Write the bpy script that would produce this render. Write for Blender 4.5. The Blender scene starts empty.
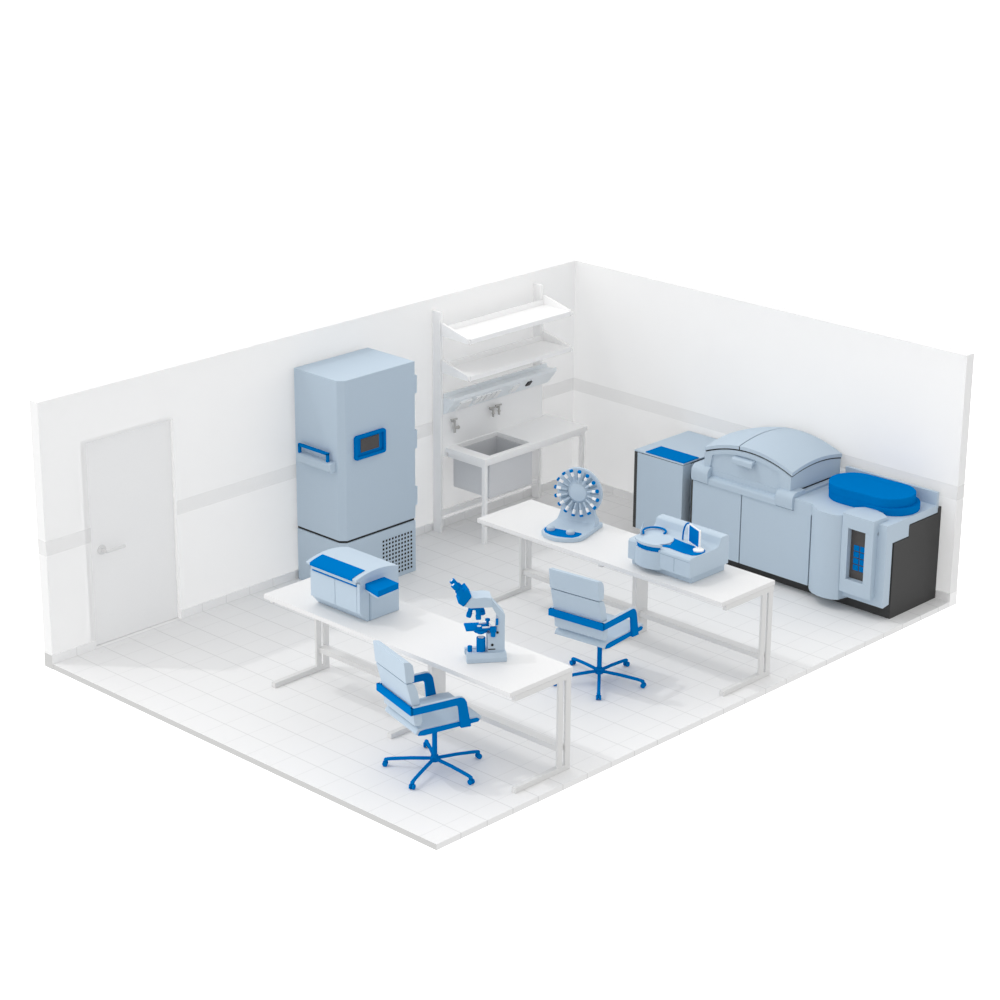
import bpy, bmesh, math
from mathutils import Matrix, Vector

scene = bpy.context.scene
COL = scene.collection
PI = math.pi

# ------------------------------------------------------------------ materials
def lin(c):
    return tuple(((v / 255.0) / 12.92 if v / 255.0 <= 0.04045 else ((v / 255.0 + 0.055) / 1.055) ** 2.4) for v in c)

def plastic(name, rgb, rough=0.55, spec=0.25, metal=0.0, noise=0.015):
    """matte plastic / lacquer with a faint procedural grain"""
    m = bpy.data.materials.new(name); m.use_nodes = True
    nt = m.node_tree; b = nt.nodes['Principled BSDF']
    col = rgb if max(rgb) <= 1.0 else lin(rgb)
    tc = nt.nodes.new('ShaderNodeTexCoord'); nz = nt.nodes.new('ShaderNodeTexNoise')
    nz.inputs['Scale'].default_value = 60.0; nz.inputs['Detail'].default_value = 2.0
    mp = nt.nodes.new('ShaderNodeMapRange')
    mp.inputs['To Min'].default_value = 1.0 - noise; mp.inputs['To Max'].default_value = 1.0 + noise
    mx = nt.nodes.new('ShaderNodeVectorMath'); mx.operation = 'SCALE'
    mx.inputs[0].default_value = col[:3]
    nt.links.new(tc.outputs['Object'], nz.inputs['Vector'])
    nt.links.new(nz.outputs['Fac'], mp.inputs['Value'])
    nt.links.new(mp.outputs['Result'], mx.inputs['Scale'])
    nt.links.new(mx.outputs['Vector'], b.inputs['Base Color'])
    b.inputs['Roughness'].default_value = rough
    b.inputs['Metallic'].default_value = metal
    b.inputs['Specular IOR Level'].default_value = spec
    return m

def translucent(name, albedo, alpha):
    """thin frosted panel: part see-through, part white diffuse"""
    m = bpy.data.materials.new(name); m.use_nodes = True
    nt = m.node_tree; nt.nodes.clear()
    out = nt.nodes.new('ShaderNodeOutputMaterial')
    mix = nt.nodes.new('ShaderNodeMixShader'); mix.inputs[0].default_value = alpha
    tr = nt.nodes.new('ShaderNodeBsdfTransparent')
    df = nt.nodes.new('ShaderNodeBsdfDiffuse'); df.inputs['Color'].default_value = (*albedo, 1)
    nt.links.new(tr.outputs[0], mix.inputs[1]); nt.links.new(df.outputs[0], mix.inputs[2])
    nt.links.new(mix.outputs[0], out.inputs['Surface'])
    return m

TX0, TY0, TILE = 0.2735, 0.1911, 0.3

def tiled(name, base, grout, fx=0.85, fy=0.4, w=0.0045):
    """square tiles with a grout grid laid out in metres"""
    m = bpy.data.materials.new(name); m.use_nodes = True
    nt = m.node_tree; b = nt.nodes['Principled BSDF']
    b.inputs['Roughness'].default_value = 0.6; b.inputs['Specular IOR Level'].default_value = 0.15
    tc = nt.nodes.new('ShaderNodeTexCoord'); sp = nt.nodes.new('ShaderNodeSeparateXYZ')
    nt.links.new(tc.outputs['Object'], sp.inputs[0])
    def M(op, a, bb=None):
        n = nt.nodes.new('ShaderNodeMath'); n.operation = op
        for i, v in enumerate((a, bb)):
            if v is None: continue
            if isinstance(v, (int, float)): n.inputs[i].default_value = v
            else: nt.links.new(v, n.inputs[i])
        return n.outputs[0]
    def line(ax, off, fac):
        t = M('FRACT', M('ADD', M('DIVIDE', M('SUBTRACT', sp.outputs[ax], off), TILE), 100.5))
        d = M('ABSOLUTE', M('SUBTRACT', t, 0.5))
        return M('MULTIPLY', M('LESS_THAN', d, w / TILE), fac)
    f = M('MAXIMUM', line('X', TX0, fx), line('Y', TY0, fy))
    mx = nt.nodes.new('ShaderNodeMix'); mx.data_type = 'RGBA'
    mx.inputs[6].default_value = (*base, 1); mx.inputs[7].default_value = (*grout, 1)
    nt.links.new(f, mx.inputs[0]); nt.links.new(mx.outputs[2], b.inputs['Base Color'])
    return m

WHITE = (0.79, 0.79, 0.79)
M_TILE = tiled('floor_tiles', (0.87, 0.87, 0.87), (0.68, 0.68, 0.68))
M_STRIP = tiled('floor_strip', (0.88, 0.88, 0.88), (0.70, 0.70, 0.70))  # tone of the thin floor strips along the walls, close to the tiles
M_BASE = tiled('baseboard_tiles', (0.97, 0.97, 0.97), (0.80, 0.80, 0.80), fx=0.8, fy=0.8)
M_CUT = plastic('cut_edge_grey', (0.56, 0.56, 0.555))
M_WALL = translucent('frosted_wall', (0.90, 0.90, 0.90), 0.66)
M_EDGE = translucent('frosted_wall_edge', (0.84, 0.84, 0.84), 0.9)
M_DADO = translucent('frosted_dado', (0.78, 0.78, 0.78), 0.14)
M_DOOR = plastic('door_grey', (0.95, 0.95, 0.95))
M_WHITE = plastic('white_lacquer', WHITE)
M_FRAME = plastic('white_frame', (0.75, 0.75, 0.745))
M_BENCH = plastic('bench_white', (0.975, 0.975, 0.975))
M_RAIL = plastic('service_rail_pale', (0.88, 0.92, 0.95))
M_RAILEDGE = plastic('rail_edge_blue', (0.70, 0.80, 0.92))
M_SOCK = plastic('socket_white', (0.93, 0.93, 0.93))
M_LB = plastic('pale_blue_plastic', (0.49, 0.592, 0.69))
M_LBD = plastic('seam_blue_grey', (0.27, 0.36, 0.45))
M_BLUE = plastic('bright_blue', (0.0, 0.172, 0.515), rough=0.6, spec=0.0)
M_BLACK = plastic('charcoal', (0.055, 0.055, 0.055), rough=0.6)
M_DARK = plastic('dark_gap', (0.018, 0.018, 0.018), rough=0.7)
M_SCREEN = plastic('screen_brown_grey', (0.085, 0.078, 0.075), rough=0.4)
M_STEEL = plastic('brushed_steel', (0.70, 0.71, 0.73), rough=0.45, spec=0.4)
M_CHROME = plastic('chrome', (0.52, 0.51, 0.49), rough=0.35, metal=0.5)
M_LEVER = plastic('lever_grey', (0.80, 0.80, 0.80), rough=0.3, spec=0.5)
M_LENS = plastic('pale_lens', (0.80, 0.80, 0.78), rough=0.25)

# ------------------------------------------------------------------ mesh tools
class MB:
    """collects shapes into one mesh; every shape may carry its own material"""
    def __init__(self, *mats):
        self.bm = bmesh.new(); self.mats = list(mats)
    def _add(self, t, bev=0.0, seg=2, mi=0, ang=25, sm=True):
        bmesh.ops.remove_doubles(t, verts=t.verts, dist=1e-6)
        bmesh.ops.recalc_face_normals(t, faces=t.faces)
        if bev > 0:
            es = [e for e in t.edges if len(e.link_faces) == 2 and e.calc_face_angle(0) > math.radians(ang)]
            bmesh.ops.bevel(t, geom=es, offset=bev, segments=seg, profile=0.5, affect='EDGES', clamp_overlap=True)
        for f in t.faces: f.material_index = mi
        me = bpy.data.meshes.new('tmp'); t.to_mesh(me); t.free()
        self.bm.from_mesh(me); bpy.data.meshes.remove(me)
        return self
    def box(self, x0, x1, y0, y1, z0, z1, bev=0.0, seg=2, mi=0):
        t = bmesh.new()
        v = [t.verts.new((x, y, z)) for x in (x0, x1) for y in (y0, y1) for z in (z0, z1)]
        for q in ((0, 1, 3, 2), (4, 6, 7, 5), (0, 4, 5, 1), (2, 3, 7, 6), (0, 2, 6, 4), (1, 5, 7, 3)):
            t.faces.new([v[i] for i in q])
        return self._add(t, bev, seg, mi)
    def prism(self, pts, ax, a, b, bev=0.0, seg=2, mi=0):
        """polygon pts swept along an axis: 'x' pts=(y,z); 'y' pts=(x,z); 'z' pts=(x,y)"""
        t = bmesh.new()
        def P(p, h):
            return (h, p[0], p[1]) if ax == 'x' else (p[0], h, p[1]) if ax == 'y' else (p[0], p[1], h)
        A = [t.verts.new(P(p, a)) for p in pts]; B = [t.verts.new(P(p, b)) for p in pts]
        n = len(pts)
        t.faces.new(A); t.faces.new(B[::-1])
        for i in range(n):
            t.faces.new([A[i], A[(i + 1) % n], B[(i + 1) % n], B[i]])
        return self._add(t, bev, seg, mi)
    def frame(self, o, i, ax, a, b, bev=0.0, mi=0):
        """rectangular ring: o, i = (u0,u1,v0,v1) outer and inner, thickness a..b along ax"""
        t = bmesh.new()
        def P(p, h):
            return (h, p[0], p[1]) if ax == 'x' else (p[0], h, p[1]) if ax == 'y' else (p[0], p[1], h)
        def R(r): return [(r[0], r[2]), (r[1], r[2]), (r[1], r[3]), (r[0], r[3])]
        O = [[t.verts.new(P(p, h)) for p in R(o)] for h in (a, b)]
        I = [[t.verts.new(P(p, h)) for p in R(i)] for h in (a, b)]
        for k in range(4):
            j = (k + 1) % 4
            for h in (0, 1): t.faces.new([O[h][k], O[h][j], I[h][j], I[h][k]])
            t.faces.new([O[0][k], O[0][j], O[1][j], O[1][k]])
            t.faces.new([I[0][k], I[0][j], I[1][j], I[1][k]])
        return self._add(t, bev, 2, mi)
    def ring(self, o, i, ax, a, b, bev=0.0, mi=0):
        """ring between two outlines with equally many points"""
        t = bmesh.new(); n = len(o)
        def P(p, h):
            return (h, p[0], p[1]) if ax == 'x' else (p[0], h, p[1]) if ax == 'y' else (p[0], p[1], h)
        O = [[t.verts.new(P(p, h)) for p in o] for h in (a, b)]
        I = [[t.verts.new(P(p, h)) for p in i] for h in (a, b)]
        for k in range(n):
            j = (k + 1) % n
            for h in (0, 1): t.faces.new([O[h][k], O[h][j], I[h][j], I[h][k]])
            t.faces.new([O[0][k], O[0][j], O[1][j], O[1][k]])
            t.faces.new([I[0][k], I[0][j], I[1][j], I[1][k]])
        return self._add(t, bev, 2, mi, ang=50)
    def cyl(self, p0, p1, r0, r1=None, n=24, bev=0.0, mi=0):
        r1 = r0 if r1 is None else r1
        p0 = Vector(p0); p1 = Vector(p1); d = (p1 - p0).normalized()
        u = d.orthogonal().normalized(); w = d.cross(u)
        t = bmesh.new()
        A = [t.verts.new(p0 + r0 * (u * math.cos(2 * PI * k / n) + w * math.sin(2 * PI * k / n))) for k in range(n)]
        B = [t.verts.new(p1 + r1 * (u * math.cos(2 * PI * k / n) + w * math.sin(2 * PI * k / n))) for k in range(n)]
        t.faces.new(A[::-1]); t.faces.new(B)
        for k in range(n): t.faces.new([A[k], A[(k + 1) % n], B[(k + 1) % n], B[k]])
        return self._add(t, bev, 2, mi, ang=40)
    def lathe(self, c, prof, ax=(0, 0, 1), n=32, mi=0):
        """profile [(r,h)] spun about ax through c"""
        d = Vector(ax).normalized(); u = d.orthogonal().normalized(); w = d.cross(u); c = Vector(c)
        t = bmesh.new(); rings = []
        for r, h in prof:
            if r < 1e-6: rings.append([t.verts.new(c + d * h)])
            else: rings.append([t.verts.new(c + d * h + r * (u * math.cos(2 * PI * k / n) + w * math.sin(2 * PI * k / n))) for k in range(n)])
        for A, B in zip(rings, rings[1:]):
            for k in range(n):
                q = [A[k % len(A)], A[(k + 1) % len(A)], B[(k + 1) % len(B)], B[k % len(B)]]
                q = list(dict.fromkeys(q))
                if len(q) > 2: t.faces.new(q)
        if len(rings[0]) > 1: t.faces.new(rings[0])
        if len(rings[-1]) > 1: t.faces.new(rings[-1])
        return self._add(t, 0, 2, mi)
    def ball(self, c, r, s=(1, 1, 1), mi=0):
        t = bmesh.new()
        bmesh.ops.create_uvsphere(t, u_segments=20, v_segments=12, radius=r, matrix=Matrix.Translation(c) @ Matrix.Diagonal((*s, 1)))
        return self._add(t, 0, 2, mi)
    def tube(self, path, r, n=10, mi=0):
        P = [Vector(p) for p in path]; t = bmesh.new(); rings = []
        up = None
        for i, p in enumerate(P):
            d = (P[min(i + 1, len(P) - 1)] - P[max(i - 1, 0)]).normalized()
            if up is None: up = d.orthogonal().normalized()
            u = (up - d * up.dot(d)).normalized(); up = u; w = d.cross(u)
            rings.append([t.verts.new(p + r * (u * math.cos(2 * PI * k / n) + w * math.sin(2 * PI * k / n))) for k in range(n)])
        for A, B in zip(rings, rings[1:]):
            for k in range(n): t.faces.new([A[k], A[(k + 1) % n], B[(k + 1) % n], B[k]])
        t.faces.new(rings[0][::-1]); t.faces.new(rings[-1])
        return self._add(t, 0, 2, mi)
    def grid(self, top, bot, mi=0):
        """solid between two equal grids of points"""
        t = bmesh.new(); nr, nc = len(top), len(top[0])
        T = [[t.verts.new(p) for p in row] for row in top]; B = [[t.verts.new(p) for p in row] for row in bot]
        for i in range(nr - 1):
            for j in range(nc - 1):
                t.faces.new([T[i][j], T[i + 1][j], T[i + 1][j + 1], T[i][j + 1]])
                t.faces.new([B[i][j], B[i][j + 1], B[i + 1][j + 1], B[i + 1][j]])
        for i in range(nr - 1):
            for j in (0, nc - 1): t.faces.new([T[i][j], T[i + 1][j], B[i + 1][j], B[i][j]])
        for j in range(nc - 1):
            for i in (0, nr - 1): t.faces.new([T[i][j], T[i][j + 1], B[i][j + 1], B[i][j]])
        return self._add(t, 0, 2, mi)
    def build(self, name, mat=None, parent=None, label=None):
        me = bpy.data.meshes.new(name)
        self.bm.to_mesh(me); self.bm.free()
        for m in ([mat] if mat and not self.mats else self.mats or []): me.materials.append(m)
        me.shade_smooth(); me.set_sharp_from_angle(angle=math.radians(32))
        o = bpy.data.objects.new(name, me); COL.objects.link(o)
        wn = o.modifiers.new('weighted_normal', 'WEIGHTED_NORMAL'); wn.keep_sharp = True
        if parent is not None: o.parent = parent
        if label: o['label'] = label
        return o

def thing(name, label, cat, loc=(0, 0, 0), rz=0.0, group=None):
    o = bpy.data.objects.new(name, None); COL.objects.link(o)
    o.empty_display_size = 0.1
    o.location = loc; o.rotation_euler = (0, 0, rz)
    o['label'] = label; o['category'] = cat
    if group: o['group'] = group
    return o

def copy_thing(o, parent=None):
    c = o.copy(); COL.objects.link(c)
    if parent is not None: c.parent = parent
    for ch in list(o.children): copy_thing(ch, c)
    return c

def struct(o, label, cat):
    o['kind'] = 'structure'; o['label'] = label; o['category'] = cat
    return o

def arc(cx, cy, r, a0, a1, n=8):
    return [(cx + r * math.cos(math.radians(a0 + (a1 - a0) * k / n)), cy + r * math.sin(math.radians(a0 + (a1 - a0) * k / n))) for k in range(n + 1)]

def rrect(u0, u1, v0, v1, r, n=4):
    return arc(u1 - r, v1 - r, r, 0, 90, n) + arc(u0 + r, v1 - r, r, 90, 180, n) + arc(u0 + r, v0 + r, r, 180, 270, n) + arc(u1 - r, v0 + r, r, 270, 360, n)

def stadium(c1, c2, r, n=18):
    (x1, y1), (x2, y2) = c1, c2
    a = math.degrees(math.atan2(y2 - y1, x2 - x1))
    return arc(x1, y1, r, a + 90, a + 270, n) + arc(x2, y2, r, a - 90, a + 90, n)

# ------------------------------------------------------------------ the room
L, W, H, T, D = 7.06, 5.0, 2.512, 0.119, 0.054
DX0, DX1, DZ = 0.50, 1.512, 2.015
BB = 0.085

fl = MB(M_TILE, M_CUT).box(0, L, 0, W, -D, 0)
for f in fl.bm.faces:
    if f.normal.x < -0.9: f.material_index = 1
struct(fl.build('floor'), 'white floor slab of square tiles with pale grey joints', 'floor')

def shell(name, faces, edge):
    t = MB()
    for f in faces: t.bm.faces.new([t.bm.verts.new(p) for p in f])
    bmesh.ops.remove_doubles(t.bm, verts=t.bm.verts, dist=1e-6)
    t.mats = [M_WALL, M_EDGE]
    for i, f in enumerate(t.bm.faces): f.material_index = 1 if i in edge else 0     # cut edges are denser
    o = t.build(name); o.modifiers.clear(); o.data.shade_flat(); return o
def up(pts, y): return [(x, y, z) for x, z in pts]
Y2, X2 = W + T, L + T
cut = [(DX1, -D), (DX1, DZ), (DX0, DZ), (DX0, -D)]
wl = shell('wall_left', [
    up([(0, -D), (0, H), (L, H), (L, -D)] + cut, W), up([(0, -D), (0, H), (X2, H), (X2, -D)] + cut, Y2),
    [(0, W, H), (L, W, H), (X2, Y2, H), (0, Y2, H)], [(0, W, -D), (0, W, H), (0, Y2, H), (0, Y2, -D)],
    [(DX0, W, -D), (DX0, W, DZ), (DX0, Y2, DZ), (DX0, Y2, -D)], [(DX1, W, -D), (DX1, W, DZ), (DX1, Y2, DZ), (DX1, Y2, -D)],
    [(DX0, W, DZ), (DX1, W, DZ), (DX1, Y2, DZ), (DX0, Y2, DZ)]], (2, 3))
struct(wl, 'white translucent wall behind the freezer and the sink bench, with the door', 'wall')
wr = shell('wall_right', [
    [(L, 0, -D), (L, 0, H), (L, W, H), (L, W, -D)], [(X2, 0, -D), (X2, 0, H), (X2, Y2, H), (X2, Y2, -D)],
    [(L, 0, H), (X2, 0, H), (X2, Y2, H), (L, W, H)], [(L, 0, -D), (L, 0, H), (X2, 0, H), (X2, 0, -D)]], (2, 3))
struct(wr, 'white translucent wall behind the large analyzer', 'wall')

e = 0.003
bl = MB(M_BASE, M_CUT).box(-e, 0.004, W - e, W + T, -D, BB)
for f in bl.bm.faces:
    if f.normal.x < -0.9: f.material_index = 1
bl.box(0.004, DX0, W - e, W + .001, -.002, BB).box(DX1, L, W - e, W + .001, -.002, BB)
bl.box(DX0, DX1, W, W + T, -D, 0.0)
struct(bl.build('baseboard_left'), 'pale grey tiled baseboard along the wall with the door', 'baseboard')
br = MB().box(L - e, L + .001, 0, W - e, -.002, BB).box(L - e, L + T, -e, 0.001, -D, BB)
struct(br.build('baseboard_right', M_BASE), 'pale grey tiled baseboard along the wall behind the large analyzer', 'baseboard')
z0, z1 = 1.06, 1.20
struct(MB().prism([(-e, W + T), (-e, W - e), (DX0 + e, W - e), (DX0 + e, W + .045), (DX0 + e - .004, W + .045), (DX0 + e - .004, W - e + .004), (.001, W - e + .004), (.001, W + T)], 'z', z0, z1).build('trim_1', M_DADO), 'short pale grey wall stripe left of the door', 'wall stripe')
struct(MB().box(DX1, L - e, W - e, W + .001, z0, z1).build('trim_2', M_DADO), 'pale grey wall stripe from the door past the freezer to the corner', 'wall stripe')
struct(MB().prism([(L - e, W - e), (L - e, -e), (L + T, -e), (L + T, .001), (L + .001, .001), (L + .001, W - e)], 'z', z0, z1).build('trim_3', M_DADO), 'pale grey wall stripe behind the large analyzer', 'wall stripe')
struct(MB().box(0, L - 0.09, W - 0.09, W, 0, 0.0015).build('trim_4', M_STRIP), 'thin jointed strip on the floor along the wall with the door', 'floor border')
struct(MB().box(L - 0.09, L, 0, W, 0, 0.0015).build('trim_5', M_STRIP), 'thin jointed strip on the floor along the wall behind the large analyzer', 'floor border')

door = MB().box(DX0 + .002, DX1 - .002, W + 0.045, W + 0.085, 0.004, DZ - .002, 0.003).build('door_1', M_DOOR)
struct(door, 'plain light grey door with a lever handle', 'door')
h = MB().cyl((0.65, W + .047, 0.935), (0.65, W + .030, 0.935), 0.046, n=24, bev=.004)
h.cyl((0.65, W + .038, 0.935), (0.65, W - .03, 0.935), 0.015)
h.tube([(0.65, W - .03, 0.935), (0.67, W - .033, 0.935), (0.86, W - .033, 0.935)], 0.016)
hd = h.build('door_handle', M_SOCK, door, 'pale lever handle')
hd.data.materials[0] = M_LEVER

# ------------------------------------------------------------------ tall freezer
def make_freezer():
    x0, x1, y0, y1, Z = 2.985, 3.97, 4.30, 4.968, 2.200
    c = 0.058
    t = thing('laboratory_freezer', 'tall pale blue upright freezer with a blue framed display', 'freezer', (0, 0, 0))
    t.location = ((x0 + x1) / 2, (y0 + y1) / 2, 0)
    X = lambda v: v - t.location.x
    Y = lambda v: v - t.location.y
    def outline(g=0.0):
        return [(X(x0 + g), Y(y1)), (X(x0 + g), Y(y0 + c + g * .4)), (X(x0 + c + g * .4), Y(y0 + g)), (X(x1 - g), Y(y0 + g)), (X(x1 - g), Y(y1))]
    MB().prism(outline(), 'z', 0.0, 0.545, 0.006).build('base_cabinet', M_LB, t)
    MB().prism(outline(0.012), 'z', 0.54, 0.575).build('seam', M_DARK, t, 'dark gap between cabinet and base')
    MB().prism(outline(), 'z', 0.567, Z, 0.008).build('upper_cabinet', M_LB, t)
    v = MB()
    v.box(X(3.505), X(3.925), Y(y0) - 0.0008, Y(y0) + .002, 0.04, 0.45, mi=1)
    for i in range(10):
        for j in range(10):
            xx = X(3.511 + i * 0.0425); zz = 0.445 - j * 0.0415
            v.box(xx, xx + 0.022, Y(y0) - 0.0025, Y(y0) + 0.004, zz - 0.022, zz)
    v.mats = [M_DARK, M_LB]
    v.build('vent_grille', None, t, 'square grid of small dark vent holes')
    for za, zb in ((0.70, 0.895), (1.295, 1.485), (1.865, 2.05)):
        MB().box(X(x1) - .01, X(x1) + 0.032, Y(y0) + .004, Y(y0) + .05, za, zb, 0.004).build('hinge', M_LB, t)
    fr = MB()
    ou = (X(3.142), X(3.55), 1.372, 1.618); inn = (X(3.175), X(3.517), 1.405, 1.588)
    fr.ring(rrect(*ou, .028), rrect(*inn, .012), 'y', Y(y0) - .03, Y(y0) + .005, 0.006)
    fr.box(inn[0] - .005, inn[1] + .005, Y(y0) - 0.008, Y(y0) + .004, inn[2] - .005, inn[3] + .005)
    f = fr.build('display_frame', M_BLUE, t)
    MB().box(X(3.226), X(3.467), Y(y0) - .0125, Y(y0) - .007, 1.437, 1.572).build('screen', M_SCREEN, f, 'dark brown-grey screen')
    hb = MB()
    hb.prism([(X(x0) + .004, 1.375), (X(x0) - .05, 1.375), (X(x0) - .075, 1.36), (X(x0) - .075, 1.29), (X(x0) - .06, 1.275), (X(x0) + .004, 1.275)], 'y', Y(4.385), Y(4.865), 0.006)
    base = hb.build('handle_block', M_LB, t)
    g = MB(); xh = X(x0) - .045
    for yy in (4.452, 4.855): g.box(xh - .014, xh + .014, Y(yy) - .014, Y(yy) + .014, 1.37, 1.462, 0.004)
    g.box(xh - .014, xh + .014, Y(4.438), Y(4.869), 1.44, 1.468, 0.004)
    g.build('handle_bar', M_BLUE, base, 'bright blue handle bar')
make_freezer()

# ------------------------------------------------------------------ sink bench with shelf rack
def make_bench():
    ox, oy = 5.75, 4.65
    t = thing('sink_bench', 'white sink bench with uprights, two shelves and a service rail', 'sink bench', (ox, oy, 0))
    X = lambda v: v - ox
    Y = lambda v: v - oy
    zt, zb = 0.932, 0.882
    cx0, cx1, cy0, cy1 = 4.958, 6.515, 4.303, 4.885
    hx0, hx1, hy0, hy1 = 5.095, 5.70, 4.368, 4.852
    c = MB()
    c.frame((X(cx0), X(cx1), Y(cy0), Y(cy1)), (X(hx0), X(hx1), Y(hy0), Y(hy1)), 'z', zb, zt, 0.003)
    c.build('countertop', M_BENCH, t)
    b = MB(); bx0, bx1, by0, by1, bz = 5.085, 5.705, 4.358, 4.86, 0.475
    b.frame((X(bx0) - .012, X(bx1) + .012, Y(by0) - .012, Y(by1) + .012), (X(bx0 + .012), X(bx1 - .012), Y(by0 + .012), Y(by1 - .012)), 'z', bz, zb - .001, 0.006)
    b.box(X(bx0), X(bx1), Y(by0), Y(by1), bz + .001, bz + .012)
    b.cyl((X(5.42), Y(4.64), bz + .012), (X(5.42), Y(4.64), bz + .016), .04)
    b.build('sink_basin', M_STEEL, t, 'grey steel basin')
    a = MB()
    a.box(X(5.0), X(6.49), Y(4.322), Y(4.340), 0.848, zb - .001, .002)
    a.box(X(4.965 + .02), X(5.01), Y(4.322), Y(4.862), 0.825, zb - .001, .002)
    a.box(X(6.468), X(6.49), Y(4.322), Y(4.862), 0.848, zb - .001, .002)
    a.build('apron', M_BENCH, t)
    for xa in (4.972, 6.452):
        MB().box(X(xa), X(xa + .044), Y(4.316), Y(4.36), 0, 0.881, .003).build('leg', M_BENCH, t)
    r = MB().box(X(4.92), X(6.39), Y(4.885), Y(4.915), 0.18, 0.235, .003)
    r.build('lower_rail', M_BENCH, t)
    for xa in (4.887, 6.386):
        u = MB().box(X(xa), X(xa + .033), Y(4.872), Y(4.985), 0, 2.392, .004)
        u.build('upright', M_BENCH, t)
    MB().box(X(4.921), X(6.419), Y(4.866), Y(4.8715), 0.84, 1.47).build('back_panel', M_BENCH, t)
    for zs in (2.18, 1.79):
        s = MB()
        y0, y1 = 4.475, 4.871
        s.box(X(4.925), X(6.412), Y(y0), Y(y1), zs - .012, zs, .002)
        s.box(X(4.925), X(6.412), Y(y1 - .012), Y(y1), zs - .01, zs + .055, .002)
        s.box(X(4.925), X(6.412), Y(y0 - .004), Y(y0 + .012), zs - .045, zs + .004, .003)
        sh = s.build('shelf', M_BENCH, t)
        for xb in (4.896, 6.412):
            k = MB().prism([(Y(4.868), zs + .10), (Y(4.868), zs - .035), (Y(4.49), zs - .045), (Y(4.475), zs - .03), (Y(4.49), zs + .008)], 'x', X(xb), X(xb + .03), .003)
            k.tube([(X(xb) + .015, Y(4.478), zs - .012), (X(xb) + .015, Y(4.462), zs - .02), (X(xb) + .015, Y(4.457), zs - .004)], .006, 8)
            k.tube([(X(xb) + .015, Y(4.478), zs - .03), (X(xb) + .015, Y(4.462), zs - .045)], .006, 8)
            k.build('bracket', M_BENCH, sh)
    s = MB(M_RAIL, M_RAILEDGE)
    s.prism([(Y(4.865), 1.525), (Y(4.85), 1.525), (Y(4.85), 1.485), (Y(4.735), 1.485), (Y(4.735), 1.502), (Y(4.712), 1.502), (Y(4.705), 1.475), (Y(4.83), 1.318), (Y(4.865), 1.30)], 'x', X(4.922), X(6.47), .003)
    s.box(X(5.06), X(6.46), Y(4.707), Y(4.716), 1.5, 1.507, 0, mi=1)
    sr = s.build('service_rail', None, t, 'pale blue-grey trunking with sockets')
    sr.data.materials.clear(); sr.data.materials.append(M_RAIL); sr.data.materials.append(M_RAILEDGE)
    nrm = Vector((0, -(1.475 - 1.318), -(4.83 - 4.705))).normalized()
    def slant(x, u):            # u 0..1 from bottom to top of the sloping face
        return Vector((X(x), Y(4.83 - .125 * u), 1.318 + .157 * u))
    def socket(xa, xb, ua, ub, mat, name, th=.014):
        q = [slant(xa, ua), slant(xb, ua), slant(xb, ub), slant(xa, ub)]
        m = MB(); tb = [[q[0] - nrm * .002, q[1] - nrm * .002], [q[3] - nrm * .002, q[2] - nrm * .002]]
        tp = [[q[0] + nrm * th, q[1] + nrm * th], [q[3] + nrm * th, q[2] + nrm * th]]
        return m.grid(tp, tb).build(name, mat, sr)
    socket(5.03, 5.20, .18, .80, M_SOCK, 'double_socket', .022)
    for k in range(5): socket(5.275 + k * .075, 5.34 + k * .075, .22, .78, M_SOCK, 'socket')
    socket(5.83, 5.92, .22, .78, M_SOCK, 'switch_plate')
    k = socket(6.055, 6.115, .40, .72, M_BLACK, 'plug'); k['label'] = 'small black plug'
    def tap(x, z, big):
        m = MB(); yb = Y(4.867)
        m.cyl((X(x), yb, z - .02), (X(x), yb - .045, z - .02), .014, bev=.002)
        m.cyl((X(x), yb - .045, z - .14 if big else z - .10), (X(x), yb - .045, z + .01), .012, bev=.002)
        m.tube([(X(x) - .06, yb - .05, z + .012), (X(x), yb - .045, z + .005), (X(x) + .035, yb - .045, z + .004)], .010, 8)
        if big:
            m.cyl((X(x), yb - .045, z - .085), (X(x) + .07, yb - .03, z - .10), .014, bev=.002)
            m.ball((X(x) + .07, yb - .03, z - .10), .018)
        else:
            m.ball((X(x), yb - .045, z - .06), .017)
        m.build('faucet', M_CHROME, t, 'small chrome tap')
    tap(5.045, 1.225, True); tap(5.615, 1.225, False); tap(5.705, 1.23, False)
make_bench()

# ------------------------------------------------------------------ cabinet beside the big analyzer
def make_cabinet():
    ox, oy = 6.6, 3.0
    t = thing('storage_cabinet', 'low pale blue cabinet with a blue top panel, left of the large analyzer', 'cabinet', (ox, oy, 0))
    X = lambda v: v - ox
    Y = lambda v: v - oy
    MB().box(X(6.45), X(7.035), Y(2.72), Y(3.32), 0.0, 0.14).build('plinth', M_BLACK, t, 'charcoal plinth')
    MB().box(X(6.178), X(7.035), Y(2.70), Y(3.342), 0.136, 0.968, .002).build('chassis', M_BLACK, t, 'charcoal inner body')
    MB().box(X(6.17), X(6.30), Y(2.688), Y(3.297), 0.138, 0.966, .006).build('front_panel', M_LB, t)
    MB().box(X(6.31), X(7.03), Y(2.688), Y(2.72), 0.138, 0.955, .004).build('side_panel', M_LB, t)
    MB().box(X(6.172), X(7.04), Y(2.686), Y(3.342), 0.972, 0.986, .003).build('top_plate', M_LB, t)
    MB().box(X(6.185), X(6.43), Y(2.692), Y(3.20), 0.984, 0.996, .002).build('top_panel', M_BLUE, t, 'flat bright blue panel')
make_cabinet()

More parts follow.
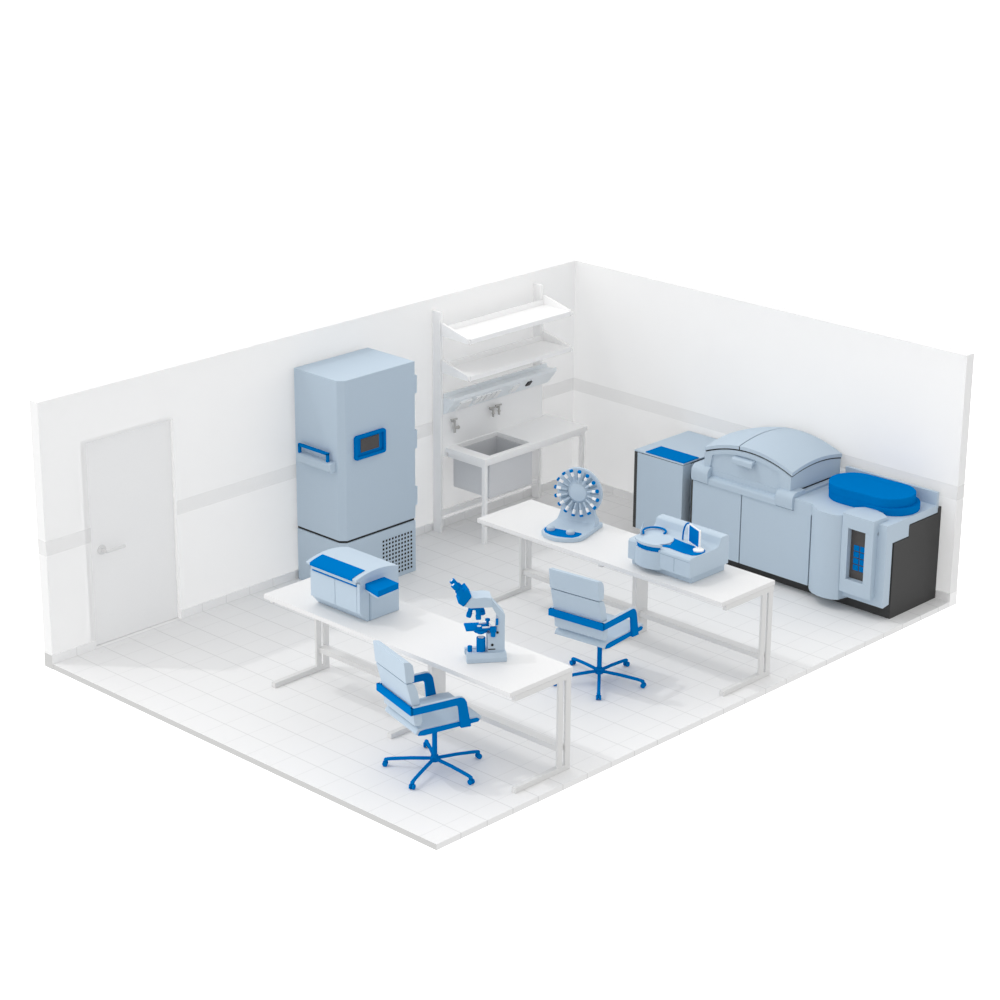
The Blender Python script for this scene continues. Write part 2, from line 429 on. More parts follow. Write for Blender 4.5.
# ------------------------------------------------------------------ large floor-standing analyzer
def make_analyzer():
    ox, oy = 6.6, 1.35
    t = thing('clinical_analyzer', 'large pale blue floor analyzer with a domed lid and a blue oval top', 'analyzer', (ox, oy, 0))
    X = lambda v: v - ox
    Y = lambda v: v - oy
    # charcoal chassis, stepped where the pale shell overlaps it
    c = MB()
    c.prism([(X(6.29), 0), (X(7.055), 0), (X(7.055), .955), (X(7.0), .955), (X(7.0), .90), (X(6.53), .90), (X(6.53), .78), (X(6.29), .78)], 'y', Y(.163), Y(.30), .003)
    c.box(X(6.29), X(7.055), Y(.30), Y(2.545), 0, .80)
    c.box(X(6.18), X(7.02), Y(2.545), Y(2.578), .13, .86)
    c.build('chassis', M_BLACK, t, 'charcoal chassis with a stepped end')
    # pale shell on the right half
    s = MB()
    s.prism([(X(6.172), .14), (X(6.272), .155), (X(6.272), .785), (X(6.54), .785), (X(6.54), .905), (X(7.01), .905), (X(7.01), 1.117), (X(6.975), 1.117), (X(6.975), .982), (X(6.172), .982)], 'y', Y(.168), Y(.27), .005)
    s.box(X(6.172), X(6.28), Y(.265), Y(1.0), .14, .90, .004)
    s.box(X(6.172), X(7.01), Y(.265), Y(1.279), .86, .982, .004)
    s.box(X(6.975), X(7.01), Y(.265), Y(1.265), .90, 1.117, .005)
    s.build('right_housing', M_LB, t)
    s = MB().box(X(6.21), X(7.01), Y(1.28), Y(2.545), .80, 1.003, .004)
    s.build('middle_housing', M_LB, t)
    # doors
    MB().box(X(6.17), X(6.27), Y(1.931), Y(2.551), .125, .852, .004).build('door', M_LB, t)
    MB().prism([(Y(1.066), .125), (Y(1.919), .125), (Y(1.919), .852), (Y(1.279), .852), (Y(1.279), .979), (Y(1.066), .979)], 'x', X(6.17), X(6.27), .004).build('door', M_LB, t)
    # curved column at the front
    p = [(X(6.28), Y(1.052)), (X(6.17), Y(1.052)), (X(6.117), Y(1.0)), (X(6.08), Y(.94)), (X(6.06), Y(.86)), (X(6.056), Y(.78)), (X(6.08), Y(.70)), (X(6.115), Y(.655)), (X(6.28), Y(.62))]
    MB().prism(p, 'z', .11, .9823).build('curved_column', M_LB, t)
    # keypad console
    c0 = MB()
    front = [(X(6.108), Y(.647)), (X(6.098), Y(.56)), (X(6.094), Y(.46)), (X(6.095), Y(.36)), (X(6.10), Y(.275))]
    back = [(X(6.305), Y(.268)), (X(6.36), Y(.36)), (X(6.388), Y(.48)), (X(6.375), Y(.58)), (X(6.30), Y(.645))]
    back2 = [(X(6.21), Y(.275)), (X(6.21), Y(.647))]
    c0.prism(front + back, 'z', .88, 1.02, .004)
    c0.prism(front + back2, 'z', .215, .36, .004)
    c0.prism([(X(6.10), Y(.366)), (X(6.10), Y(.275)), (X(6.21), Y(.275)), (X(6.21), Y(.366))], 'z', .358, .882)
    c0.prism([(X(6.108), Y(.647)), (X(6.0985), Y(.567)), (X(6.21), Y(.567)), (X(6.21), Y(.647))], 'z', .358, .882)
    c0.box(X(6.175), X(6.26), Y(.275), Y(.64), .22, .9)
    con = c0.build('console', M_LB, t)
    MB().box(X(6.156), X(6.176), Y(.367), Y(.566), .361, .879).build('control_panel', M_SCREEN, con, 'dark recessed control panel')
    for r_ in range(4):
        for c_ in range(2):
            ya = .527 - c_ * .073; za = .452 + r_ * .0665
            MB().box(X(6.150), X(6.158), Y(ya - .062), Y(ya), za, za + .056, .002).build('key', M_BLUE, con, 'blue key')
    # blue oval cover
    MB().prism(stadium((X(6.645), Y(.455)), (X(6.63), Y(.876)), .266), 'z', .981, 1.055, .006).build('cover_rim', M_BLUE, t, 'lower step of the bright blue oval cover')
    MB().prism(stadium((X(6.64), Y(.495)), (X(6.622), Y(.885)), .258), 'z', 1.05, 1.147, .010, seg=3).build('oval_cover', M_BLUE, t, 'bright blue oval cover')
    # hood
    hy0, hy1, hx0, hx1 = 1.347, 2.435, 6.215, 7.0
    def zt(x, y): return 1.177 + .118 * (1 - ((y - 1.89) / .545) ** 2) + .05 * (1 - ((x - 6.607) / .393) ** 2)
    def surf(xs, ys, dz0, dz1, fix=None):
        top = [[(X(x), Y(y), zt(x, y) + dz1) for y in ys] for x in xs]
        bot = [[(X(x), Y(y), (fix if fix is not None else zt(x, y) + dz0)) for y in ys] for x in xs]
        return top, bot
    def rng(a, b, n): return [a + (b - a) * k / n for k in range(n + 1)]
    NX, NY = 14, 22
    hood = MB().grid(*surf(rng(hx0, hx1, NX), rng(hy0, hy1, NY), 0, -.001, .90)).build('hood', M_LB, t)
    MB().grid(*surf(rng(hx0 - .003, hx1, NX), rng(hy0 - .003, hy1 - .002, NY), -.004, .013)).build('hood_gasket', M_DARK, hood, 'dark seam under the lid')
    MB().grid(*surf(rng(6.203, 7.01, NX), rng(1.338, 1.996, NY), .0125, .048)).build('lid', M_LB, hood)
    MB().grid(*surf(rng(6.203, 7.01, NX), rng(2.010, 2.444, NY), .0125, .048)).build('lid', M_LB, hood)
    MB().grid(*surf(rng(6.207, 7.0, NX), rng(1.994, 2.012, 2), .011, .036)).build('lid_seam', M_DARK, hood, 'dark seam between the two lids')
    # raised arch border on the front of the hood leaves a sunk panel
    bo = MB()
    ys = rng(1.46, 2.385, 20)
    def rim(y): return zt(6.215, y) - .006
    def inn(y): return zt(6.215, y) - .052
    ys2 = rng(hy0 + .001, hy1 - .001, 22)
    def low(y):
        if y < 1.462 or y > 2.384: return .93
        return inn(y)
    top = [[(X(6.197), Y(y), rim(y)) for y in ys2], [(X(6.197), Y(y), low(y)) for y in ys2]]
    bot = [[(X(6.217), Y(y), rim(y)) for y in ys2], [(X(6.217), Y(y), low(y)) for y in ys2]]
    bo.grid(top, bot).build('hood_border', M_LB, hood)
    MB().prism([(X(6.218), 1.225), (X(6.165), 1.222), (X(6.15), 1.205), (X(6.15), 1.16), (X(6.165), 1.15), (X(6.18), 1.19), (X(6.218), 1.20)], 'y', Y(1.80), Y(2.055), .004).build('hood_handle', M_LB, hood)
    # rounded hinge bosses and sill
    for a, b in ((2.345, 2.555), (1.279, 1.485)):
        pr = [(X(6.34), .862), (X(6.152), .862)] + [(X(6.14), .90)] + arc(X(6.215), .955, .076, 180, 90, 6) + [(X(6.34), 1.033)]
        MB().prism(pr, 'y', Y(a), Y(b), .004).build('hinge_boss', M_LB, hood)
    pr = [(X(6.24), .858), (X(6.155), .858)] + arc(X(6.185), .905, .03, 180, 100, 5) + [(X(6.21), .945), (X(6.24), .945)]
    MB().prism(pr, 'y', Y(1.484), Y(2.346), .002).build('sill', M_LB, hood)
    MB().box(X(6.185), X(6.3), Y(1.281), Y(2.54), .849, .862).build('door_gap', M_DARK, t, 'dark gap above the doors')
    MB().box(X(6.185), X(6.26), Y(1.915), Y(1.935), .13, .85).build('door_gap', M_DARK, t, 'dark gap between the doors')
    MB().box(X(6.185), X(6.26), Y(1.049), Y(1.07), .13, .97).build('door_gap', M_DARK, t, 'dark gap beside the column')
    MB().box(X(6.34), X(6.99), Y(1.342), Y(1.36), 1.004, 1.016).build('hood_seam', M_DARK, hood, 'dark seam at the foot of the hood')
make_analyzer()

# ------------------------------------------------------------------ laboratory tables
def make_table():
    """origin on the floor under the middle of the top; x across, y along"""
    t = thing('laboratory_table', 'long white table carrying the microscope and the arch-topped analyzer', 'table')
    MB().box(-.378, .376, -1.505, 1.51, .888, .93, .003).build('tabletop', M_WHITE, t)
    for yy in (-1.504, -.03, 1.46):
        MB().box(-.315, .368, yy, yy + .04, .834, .887, .002).build('support_bar', M_FRAME, t)
    for i, yy in enumerate((-1.502, -.028, 1.478)):
        f = MB()
        f.prism([(-.30, 0), (.362, 0), (.362, .052), (-.30, .05)], 'y', yy, yy + .05, .003)
        if i == 1:
            f.box(.19, .362, yy, yy + .05, .05, .86, .003)
        else:
            f.box(.208, .268, yy, yy + .024, .05, .86, .003)
            f.box(.300, .362, yy, yy + .024, .05, .86, .003)
        f.build('leg_frame', M_FRAME, t)
    MB().box(.235, .325, -1.478, 1.49, .185, .235, .003).build('stretcher', M_FRAME, t)
    return t
tb = make_table(); tb.location = (1.375, 1.665, 0); tb['group'] = 'long white tables'
t2 = copy_thing(tb); t2.location = (4.072, 1.665, 0)
t2['label'] = 'long white table carrying the tube wheel and the analyzer with an upright screen'

# ------------------------------------------------------------------ swivel chairs
def make_chair():
    """origin on the floor under the column, +x forward"""
    t = thing('swivel_chair', 'pale blue swivel armchair with blue frame at the near table, back to us', 'chair')
    # back cushion segments, slightly leaning
    def pad(name, prof, hw):
        MB().prism(prof, 'y', -hw, hw, .009, 2).build(name, M_LB, t)
    pad('headrest', [(-.432, 1.146), (-.412, .952), (-.335, .952), (-.333, 1.04), (-.345, 1.10), (-.375, 1.135)], .269)
    pad('backrest', [(-.408, .945), (-.352, .73), (-.335, .56), (-.315, .55), (-.275, .55), (-.258, .58), (-.268, .69), (-.30, .86), (-.325, .925), (-.35, .942)], .266)
    # seat
    pad('seat', [(-.30, .53), (-.325, .50), (-.32, .475), (-.285, .468), (.24, .468), (.285, .478), (.30, .50), (.285, .518), (.2, .526), (-.1, .520), (-.25, .525)], .272)
    fr = MB()
    for s in (-1, 1):
        y0, y1 = (.264, .282) if s > 0 else (-.282, -.264)
        fr.prism([(-.31, .472), (-.29, .506), (-.24, .512), (.25, .506), (.272, .49), (.26, .47), (-.25, .462)], 'y', y0, y1, .003)
    fr.box(-.2, .2, -.25, .25, .45, .47, .004)
    fr.build('seat_frame', M_BLUE, t, 'bright blue side rails')
    # arm band
    ar = MB()
    for s in (-1, 1):
        y0, y1 = (.271, .299) if s > 0 else (-.299, -.271)
        out = [(-.385, .738), (.075, .738)] + [(.10, .73), (.122, .712), (.14, .68), (.182, .452), (.085, .458), (.066, .64), (.058, .66), (.04, .670), (-.385, .672)]
        ar.prism(out, 'y', y0, y1, .004)
    ar.box(-.388, -.36, -.299, .299, .672, .738, .004)
    ar.build('arm_band', M_BLUE, t, 'flat bright blue band forming arms and back')
    for s in (-1, 1):
        y0, y1 = (.273, .297) if s > 0 else (-.297, -.273)
        MB().prism([(-.36, .737), (-.36, .743), (.075, .743), (.104, .734), (.12, .72), (.118, .712), (.10, .728), (.075, .737)], 'y', y0, y1).build('arm_pad', M_LB, t, 'thin pale pad')
    for o in t.children: o.location.z = .018
    # column and star base
    c = MB().cyl((0, 0, .10), (0, 0, .475), .022, n=20)
    c.cyl((0, 0, .075), (0, 0, .13), .04, .032, n=20, bev=.004)
    c.build('column', M_BLUE, t, 'bright blue column')
    for k in range(5):
        a = math.radians(-1.4 + 72 * k); ca, sa = math.cos(a), math.sin(a)
        P = lambda r, z: (ca * r, sa * r, z)
        lg = MB().tube([P(.02, .098), P(.2, .088), P(.36, .072), P(.40, .066), P(.413, .058)], .0155, 10)
        lg.ball(P(.413, .058), .019)
        l_ = lg.build('base_leg', M_BLUE, t, 'bright blue base leg')
        w = MB(); q = Vector((-sa, ca, 0)); o = Vector(P(.420, .0235))
        w.cyl(o - q * .024, o - q * .005, .0235, n=18, bev=.004); w.cyl(o + q * .005, o + q * .024, .0235, n=18, bev=.004)
        w.cyl(o - q * .02, o + q * .02, .012, n=10); w.cyl(o, P(.413, .058), .010, n=10)
        w.build('caster', M_BLUE, l_, 'bright blue twin caster')
    return t
ch = make_chair(); ch.location = (.937, .967, 0); ch.rotation_euler.z = math.radians(-15.5); ch['group'] = 'pale blue swivel chairs'
c2 = copy_thing(ch); c2.location = (3.252, 1.19, 0); c2.rotation_euler.z = math.radians(6.5)
c2['label'] = 'pale blue swivel armchair with blue frame facing the far table, between the two tables'

# ------------------------------------------------------------------ arch-topped benchtop analyzer
TZ = .9305
def make_arch_analyzer():
    ox, oy = 1.36, 2.375
    t = thing('benchtop_analyzer', 'pale blue arch-topped benchtop analyzer with a blue roof panel on the near table', 'analyzer', (ox, oy, TZ))
    X = lambda v: v - ox
    Y = lambda v: v - oy
    Z = lambda v: v - TZ
    ya, yb = Y(2.06), Y(2.692)
    def roof(x): return 1.388 - .040 * ((x - 1.33) / .25) ** 2
    def rp(a, b, n=12, dz=0): return [(X(a + (b - a) * k / n), Z(roof(a + (b - a) * k / n) + dz)) for k in range(n + 1)]
    b = MB().prism([(X(1.21), Z(.9305)), (X(1.583), Z(.9305)), (X(1.583), Z(1.33)), (X(1.135), Z(1.33)), (X(1.135), Z(1.02))], 'y', ya, yb, .003)
    b.build('body', M_LB, t)
    MB().box(X(1.215), X(1.57), ya + .01, yb - .02, Z(.9303), Z(.936)).build('foot_strip', M_LBD, t)
    for y0, y1 in ((2.10, 2.372), (2.376, 2.688)):
        MB().box(X(1.121), X(1.14), Y(y0), Y(y1), Z(1.022), Z(1.262), .003).build('front_panel', M_LB, t)
    MB().box(X(1.121), X(1.14), ya, Y(2.097), Z(1.022), Z(1.30), .003).build('front_trim', M_LB, t)
    r = MB().prism(rp(1.08, 1.583) + [(X(1.583), Z(1.325)), (X(1.16), Z(1.325)), (X(1.085), Z(1.325))], 'y', ya - .004, yb + .004, .003)
    ro = r.build('roof', M_LB, t)
    MB().prism(rp(1.079, 1.232, 8, .006) + rp(1.232, 1.079, 8, -.022), 'y', Y(2.108), Y(2.648), .002).build('roof_panel', M_BLUE, ro, 'bright blue roof panel')
    MB().box(X(1.112), X(1.13), Y(2.10), Y(2.66), Z(1.283), Z(1.318), .002).build('slot_strip', M_LB, t)
    MB().box(X(1.114), X(1.13), Y(2.095), Y(2.655), Z(1.268), Z(1.281), .001).build('slot_line', M_BLUE, t, 'thin bright blue line')
    # loader tray sticking out on the right side
    MB().box(X(1.231), X(1.239), Y(2.0585), Y(2.07), Z(.933), Z(1.215)).build('side_seam', M_LBD, t)
    MB().box(X(1.25), X(1.581), Y(2.054), Y(2.07), Z(.9325), Z(1.215), .004).build('side_panel', M_LB, t)
    lo = MB().prism([(X(1.19), ya + .01), (X(1.14), Y(1.852)), (X(1.40), Y(1.868)), (X(1.412), ya + .01)], 'z', Z(1.236), Z(1.29), .003)
    lo.build('loader_tray', M_BLUE, t, 'bright blue loader tray')
    MB().prism([(X(1.186), ya + .01), (X(1.136), Y(1.849)), (X(1.404), Y(1.865)), (X(1.416), ya + .01)], 'z', Z(1.226), Z(1.2365), .002).build('tray_lip', M_LB, t)
make_arch_analyzer()

# ------------------------------------------------------------------ microscope
def make_microscope():
    """+x towards the eyepieces, +y away from the near side; origin under the near edge middle"""
    ang = math.atan2(.613, -.79)
    t = thing('microscope', 'pale blue and bright blue binocular microscope on the near table', 'microscope', (1.304, .7165, TZ), ang)
    S = lambda v: -v            # lateral distance v (away from us) is local -y
    b = MB()
    b.prism([(S(0), 0), (S(0), .038), (S(.03), .074), (S(.062), .074), (S(.062), 0)], 'x', -.166, .168, .003)
    b.prism([(S(.06), 0), (S(.06), .068), (S(.19), .068), (S(.19), 0)], 'x', -.166, .155, .003)
    b.prism([(S(.145), .02), (S(.145), .074), (S(.19), .074), (S(.19), .02)], 'x', -.166, .168, .003)
    b.build('base', M_LB, t)
    a = MB()
    a.prism([(-.155, .06), (-.012, .06), (-.012, .235), (-.085, .245), (-.098, .38), (-.038, .49), (-.038, .545), (-.155, .40)], 'y', S(.055), S(.165), .003)
    a.build('arm', M_LB, t)
    for x, z in ((-.093, .245), (-.05, .135)):
        MB().cyl((x, S(.057), z), (x, S(.049), z), .011, n=14, bev=.001).build('dark_screw', M_DARK, t, 'small dark screw')
    MB().box(-.075, -.015, S(.057), S(.052), .092, .101).build('slot', M_DARK, t, 'short dark slot')
    h = MB().prism([(-.044, .482), (-.044, .562), (.02, .574), (.09, .568), (.128, .576), (.188, .50), (.135, .482)], 'y', S(.028), S(.195), .004)
    h.build('head', M_LB, t)
    e = MB()
    e.prism([(.124, .585), (.193, .496), (.238, .53), (.222, .60), (.168, .652)], 'y', S(.032), S(.19), .006)
    e.build('eyepiece_block', M_BLUE, t)
    d = Vector((.66, 0, .75)).normalized()
    for yy in (.062, .16):
        p = Vector((.18, S(yy), .578)); m = MB()
        m.cyl(p, p + d * .085, .033, n=20, bev=.003); m.cyl(p + d * .085, p + d * .145, .023, .026, n=20, bev=.003)
        ep = m.build('eyepiece', M_BLUE, t, 'bright blue eyepiece')
        MB().cyl(p + d * .144, p + d * .147, .012, n=16).build('lens', M_LENS, ep)
    n_ = MB().cyl((.075, S(.11), .488), (.075, S(.11), .468), .05, .072, n=28, bev=.003)
    n_.cyl((.075, S(.11), .47), (.075, S(.11), .452), .072, .06, n=28, bev=.003)
    no = n_.build('nosepiece', M_BLUE, t)
    for ax, ay in ((.045, .0), (-.04, .03), (-.005, -.045)):
        q = Vector((.075 + ax, S(.11) - ay, .458)); dd = Vector((ax * .6, -ay * .6, -.10)).normalized()
        m = MB(); m.cyl(q, q + dd * .05, .02, n=18, bev=.002); m.cyl(q + dd * .048, q + dd * .088, .0245, .022, n=18, bev=.004)
        m.build('objective', M_BLUE, no)
    s = MB().box(-.05, .168, S(.065), S(.215), .262, .278, .003)
    st = s.build('stage', M_BLUE, t)
    MB().cyl((.05, S(.13), .278), (.05, S(.13), .280), .018, n=18).build('stage_opening', M_LENS, st, 'pale round opening')
    k = MB().box(-.045, .03, S(.075), S(.092), .278, .29, .002)
    k.box(-.05, -.032, S(.075), S(.19), .278, .294, .002); k.box(-.05, .045, S(.172), S(.19), .278, .292, .002)
    k.build('specimen_clip', M_SOCK, st, 'white specimen clip')
    m = MB().cyl((-.022, S(.14), .285), (-.022, S(.14), .325), .012, n=14); m.cyl((-.022, S(.14), .32), (-.022, S(.14), .336), .021, n=16, bev=.002)
    m.build('stage_knob', M_BLUE, st)
    m = MB().cyl((-.055, S(.045), .27), (-.055, S(.045), .215), .02, n=16, bev=.002); m.box(-.08, -.03, S(.066), S(.03), .255, .30, .004)
    m.build('drive_knob', M_BLUE, st)
    m = MB().cyl((-.088, S(.05), .315), (-.088, S(.05), .37), .011, n=14, bev=.002)
    m.build('clamp_knob', M_BLUE, t)
    m = MB().cyl((.04, S(.11), .263), (.04, S(.11), .24), .058, n=26, bev=.003); m.cyl((.04, S(.11), .242), (.04, S(.11), .222), .045, .028, n=26)
    m.build('condenser', M_BLUE, t)
    lm = MB().cyl((.04, S(.09), .066), (.04, S(.09), .195), .038, n=26, bev=.004).build('lamp_housing', M_BLUE, t)
    MB().cyl((.04, S(.09), .194), (.04, S(.09), .197), .026, n=20).build('lamp_lens', M_LENS, lm, 'pale lamp lens')
    MB().cyl((.132, S(.10), .066), (.132, S(.10), .118), .020, n=18, bev=.004).build('dimmer_knob', M_BLUE, t)
make_microscope()

# ------------------------------------------------------------------ tube rotator
RA = math.atan2(-.28, -.96)
RO = Vector((4.08, 2.308, TZ))
def make_rotator():
    """+x is the front of the device"""
    t = thing('tube_rotator', 'pale blue tube rotator with an upright wheel and blue control panel on the far table', 'tube rotator', RO, RA)
    # plan outline, lateral to the right of the front = local -y ... mirror not needed, base is symmetric
    hw = .218
    front = [(.14, hw), (.215, hw * .95), (.275, hw * .72), (.315, hw * .38), (.333, 0), (.315, -hw * .38), (.275, -hw * .72), (.215, -hw * .95), (.14, -hw)]
    b = MB().prism([(-.25, -hw + .02), (-.235, -hw), ] + front[::-1] + [(-.235, hw), (-.25, hw - .02)], 'z', 0, .042, .005)
    b.build('base', M_LB, t)
    # neck sweeping up to the wheel
    prof = [(-.02, .0405, .205), (-.07, .046, .203), (-.105, .062, .198), (-.125, .095, .190), (-.136, .14, .180), (-.14, .20, .168), (-.14, .34, .15)]
    cols = [-1, -.6, -.2, .2, .6, 1]
    top = [[(x, c * w, z) for c in cols] for x, z, w in prof]
    bot = [[(min(x - .01, -.17) if z > .05 else x - .02, c * w, .035 if z < .07 else z) for c in cols] for x, z, w in prof]
    bot[2] = [(-.20, c * .2, .036) for c in cols]; bot[3] = [(-.205, c * .19, .09) for c in cols]
    MB().grid(top, bot).build('neck', M_LB, t)
    cr = [(.118, .165), (.14, .178)] + [(.205, .175), (.265, .14), (.288, .075), (.298, 0), (.288, -.075), (.255, -.145), (.20, -.188), (.14, -.205), (.118, -.19)]
    MB().prism(cr, 'z', .041, .0445).build('control_panel', M_BLUE, t, 'bright blue crescent panel')
    for x, y in ((.178, .078), (.172, -.131)):
        MB().lathe((x, y, .044), [(.038, 0), (.042, .014), (.038, .03), (.024, .041), (0, .044)], n=22).build('knob', M_LB, t)
    zc = .355
    w = MB()
    w.lathe((-.16, .014, zc), [(.0, 0), (.228, 0), (.236, .006), (.236, .024), (.228, .03), (0.112, .034), (.10, .05), (.085, .064), (.04, .072), (0, .074)], ax=(1, 0, 0), n=64)
    w.build('wheel', M_LB, t)
    sl = MB()
    for k in range(16):
        a = math.radians(-3.75 + 22.5 * k)
        ca, sa = math.cos(a), math.sin(a)
        sl.tube([(-.129, .014 + r * sa, zc + r * ca) for r in (.12, .15, .18, .203)], .0135, 8)
    sl.build('clip_slots', M_LBD, t, 'darker clip slots')
    return zc
ZC = make_rotator()
clock = ['left one of the top pair', 'right one of the top pair', 'first below the top pair on the right', 'second below the top pair on the right',
         'upper one at the right edge', 'lower one at the right edge', 'second above the bottom pair on the right', 'first above the bottom pair on the right',
         'right one of the bottom pair', 'left one of the bottom pair', 'first above the bottom pair on the left', 'second above the bottom pair on the left',
         'lower one at the left edge', 'upper one at the left edge', 'second below the top pair on the left', 'first below the top pair on the left']
def make_tube():
    """test tube along +z, capped end up"""
    t = thing('test_tube', 'x', 'test tube')
    MB().lathe((0, 0, 0), [(0, 0), (.006, .001), (.010, .008), (.011, .08)], n=12).build('tube_body', M_LB, t)
    MB().cyl((0, 0, .066), (0, 0, .110), .0145, n=12, bev=.001).build('tube_collar', M_SOCK, t, 'white upper part')
    MB().cyl((0, 0, .109), (0, 0, .132), .0185, n=12, bev=.004).build('cap', M_BLUE, t, 'bright blue cap')
    return t
tp = make_tube()
for k in range(16):
    o = tp if k == 0 else copy_thing(tp)
    a = math.radians(-15.0 + 22.5 * k)       # clockwise from the top, seen from the front
    rad = Vector((0, math.sin(a), math.cos(a)))
    d = (rad + Vector((.20, 0, 0))).normalized()
    p = Vector((-.094, .014, ZC)) + rad * .104
    R = Matrix.Rotation(RA, 4, 'Z')
    wp = Matrix.Translation(RO) @ R @ p
    wd = (R.to_3x3() @ d)
    o.location = wp; o.rotation_mode = 'QUATERNION'; o.rotation_quaternion = wd.to_track_quat('Z', 'Y')
    o['label'] = 'blue-capped test tube on the rotator wheel, ' + clock[k]
    o['group'] = 'test tubes around the rotator wheel'

# ------------------------------------------------------------------ analyzer with upright screen
def make_screen_analyzer():
    ox, oy = 4.05, .985
    t = thing('immunoassay_analyzer', 'pale blue benchtop analyzer with a small upright blue screen on the far table', 'analyzer', (ox, oy, TZ))
    X = lambda v: v - ox
    Y = lambda v: v - oy
    Z = lambda v: v - TZ
    y0, y1 = Y(.613), Y(1.348)
    zd = 1.19
    MB().box(X(3.85), X(4.315), Y(.64), Y(1.345), 0, Z(1.01), .004).build('plinth', M_LB, t)
    pr = [(X(3.79), Z(1.0)), (X(4.335), Z(1.0)), (X(4.335), Z(1.27))] + [(X(4.32), Z(1.28)), (X(4.24), Z(1.28)), (X(4.222), Z(1.27)), (X(4.21), Z(1.235)), (X(4.197), Z(1.21)), (X(4.17), Z(1.196)), (X(4.13), Z(zd))] + [(X(3.81), Z(zd)), (X(3.79), Z(1.172))]
    bm_ = MB().prism(pr, 'y', y0, y1, .006)
    for v in bm_.bm.verts:          # the left end flares slightly towards the back
        if v.co.y > .3: v.co.y += .045 * (v.co.x - X(3.79)) / .545
    body = bm_.build('body', M_LB, t)
    for yy, a, b in ((.80, 1.02, 1.15),):
        MB().box(X(3.7885), X(3.80), Y(yy) - .0015, Y(yy) + .0015, Z(a), Z(b)).build('panel_seam', M_LBD, t)
    MB().box(X(3.7885), X(3.80), y0 + .01, Y(.97), Z(1.149), Z(1.152)).build('panel_seam', M_LBD, t)
    # bulging round front with a window band
    cx, cy, r = 3.982, 1.112, .242
    def bulge(z0, z1, rr, name, mat, lab=None, bev=.002):
        a0 = math.degrees(math.acos((3.80 - cx) / rr))
        pts = [(X(x), Y(y)) for x, y in arc(cx, cy, rr, a0, 360 - a0, 22)]
        return MB().prism(pts, 'z', Z(z0), Z(z1), bev).build(name, mat, t, lab)
    bulge(.985, 1.155, r, 'front_drum', M_LB)
    bulge(1.15, 1.206, r - .012, 'drum_window', M_BLUE, 'bright blue window band', 0)
    bulge(1.202, 1.228, r + .003, 'drum_rim', M_LB)
    MB().cyl((X(3.955), Y(1.13), Z(zd - .002)), (X(3.955), Y(1.13), Z(1.203)), .143, n=40, bev=.003).build('rotor_disc', M_LB, t)
    # blue inlay on the deck
    inl = [(X(x), Y(y)) for x, y in [(4.10, 1.19), (4.085, 1.10), (4.06, .90), (4.055, .78), (4.062, .70), (4.05, .655), (4.01, .628), (3.95, .622), (3.90, .632), (3.868, .66), (3.855, .75), (3.862, .86), (3.868, .93), (3.85, .99), (3.86, 1.02), (3.93, .965), (3.99, .99), (4.04, 1.06), (4.05, 1.13), (4.03, 1.18)]]
    MB().prism(inl, 'z', Z(zd - .003), Z(zd + .0055)).build('deck_inlay', M_BLUE, t, 'bright blue deck inlay')
    ring = [(X(x), Y(y), Z(zd + .02)) for x, y in [(3.945, 1.30), (3.975, 1.325)] + arc(4.06, 1.265, .105, 130, -75, 14) + [(4.075, 1.165)]]
    MB().tube(ring, .010, 8).build('guide_ring', M_BLUE, t, 'bright blue curved guide')
    m = MB().cyl((X(3.955), Y(1.335), Z(1.19)), (X(3.955), Y(1.335), Z(1.235)), .010, n=12)
    m.tube([(X(3.955), Y(1.335), Z(1.235)), (X(3.99), Y(1.355), Z(1.25)), (X(4.0), Y(1.35), Z(1.29))], .006, 8)
    m.build('sample_probe', M_LB, t)
    # screen on a round foot
    MB().lathe((X(3.995), Y(.69), Z(zd + .004)), [(.05, 0), (.05, .012), (.038, .02), (0, .022)], n=26).build('screen_foot', M_SOCK, t, 'white round foot')
    p0 = Vector((X(4.0), Y(.685), 0)); u = Vector((.38, .925, 0)).normalized(); n_ = Vector((-.925, .38, 0)).normalized()
    def slab(u0, u1, z0, z1, d0, d1):
        q = lambda a, z, d: tuple(p0 + u * a + n_ * d + Vector((0, 0, Z(z))))
        m = MB(); return m.grid([[q(u0, z0, d1), q(u1, z0, d1)], [q(u0, z1, d1), q(u1, z1, d1)]], [[q(u0, z0, d0), q(u1, z0, d0)], [q(u0, z1, d0), q(u1, z1, d0)]])
    sf = slab(-.012, .215, 1.208, 1.385, -.006, .002).build('screen_frame', M_SOCK, t, 'white screen frame')
    slab(.012, .19, 1.224, 1.374, .001, .006).build('screen_pane', M_BLUE, sf, 'bright blue screen')
    MB().cyl(p0 + Vector((0, 0, Z(1.2))), p0 + Vector((0, 0, Z(1.39))), .009, n=12).build('screen_post', M_SOCK, t, 'white post')
    a0 = p0 + u * .205; arcp = []
    for k in range(11):
        s = k / 10 * PI / 2
        v = a0 + Vector((.03, .095, 0)) * math.sin(s); arcp.append((v.x, v.y, Z(1.195) + .19 * math.cos(s)))
    MB().tube(arcp, .008, 8).build('screen_arc', M_BLUE, t, 'thin bright blue arc')
make_screen_analyzer()

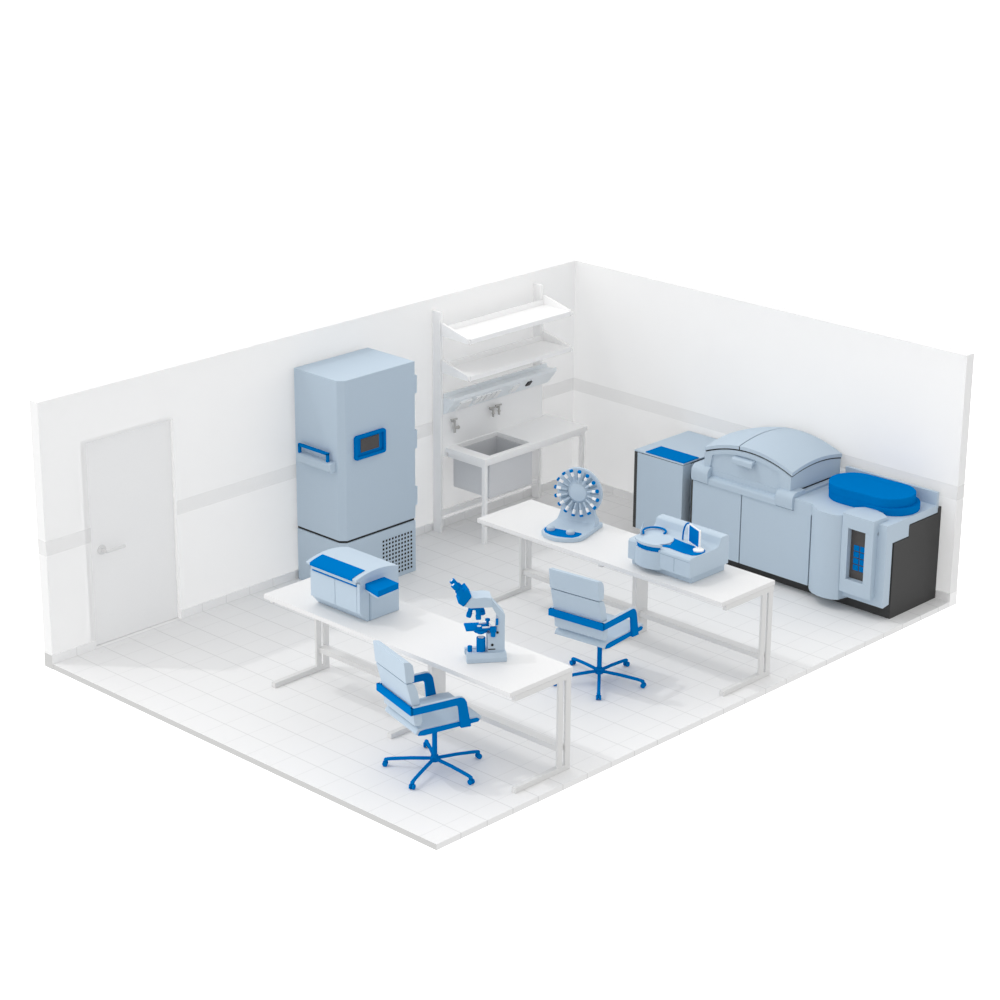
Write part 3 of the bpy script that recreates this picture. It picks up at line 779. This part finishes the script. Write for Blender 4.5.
# ------------------------------------------------------------------ light, sky, camera
w = bpy.data.worlds.new('sky'); scene.world = w; w.use_nodes = True
nt = w.node_tree; bg = nt.nodes['Background']
tc = nt.nodes.new('ShaderNodeTexCoord'); dt = nt.nodes.new('ShaderNodeVectorMath'); dt.operation = 'DOT_PRODUCT'
nt.links.new(tc.outputs['Generated'], dt.inputs[0])
A_, HZ, GX, GY, GZ = 0.80, 0.30, 0.16, 0.42, 0.0
# even overcast sky, brighter towards the horizon and on the side behind the two walls
dt.inputs[1].default_value = (GX, GY, GZ)
sx = nt.nodes.new('ShaderNodeSeparateXYZ'); nt.links.new(tc.outputs['Generated'], sx.inputs[0])
ab = nt.nodes.new('ShaderNodeMath'); ab.operation = 'ABSOLUTE'; nt.links.new(sx.outputs['Z'], ab.inputs[0])
hm = nt.nodes.new('ShaderNodeMath'); hm.operation = 'MULTIPLY_ADD'
nt.links.new(ab.outputs[0], hm.inputs[0]); hm.inputs[1].default_value = -HZ; hm.inputs[2].default_value = A_ + HZ
ad = nt.nodes.new('ShaderNodeMath'); ad.operation = 'ADD'
nt.links.new(dt.outputs['Value'], ad.inputs[0]); nt.links.new(hm.outputs[0], ad.inputs[1])
bg.inputs['Color'].default_value = (1, 1, 1, 1)
nt.links.new(ad.outputs[0], bg.inputs['Strength'])

sd = bpy.data.lights.new('sun', 'SUN'); sd.energy = 0.30; sd.angle = math.radians(1.5)
so = bpy.data.objects.new('sun', sd); COL.objects.link(so)
so.rotation_euler = Vector((.42, -.51, -1)).to_track_quat('-Z', 'Y').to_euler(); so.location = (0, 8, 9)

def rot(rx, ry, rz):
    return Matrix.Rotation(rz, 3, 'Z') @ Matrix.Rotation(ry, 3, 'Y') @ Matrix.Rotation(rx, 3, 'X')
cd = bpy.data.cameras.new('camera'); cam = bpy.data.objects.new('camera', cd); COL.objects.link(cam)
cd.sensor_width = 36.0; cd.lens = 2513.68 * 36 / 1000
cd.clip_end = 200
cam.matrix_world = Matrix.Translation((-12.4244, -12.57924, 9.33614)) @ rot(1.2211355, -0.0060522, -0.8043184).to_4x4()
scene.camera = cam

vs = scene.view_settings
vs.view_transform = 'Standard'; vs.look = 'None'; vs.gamma = 1.0; vs.use_curve_mapping = False
vs.exposure = 0.315
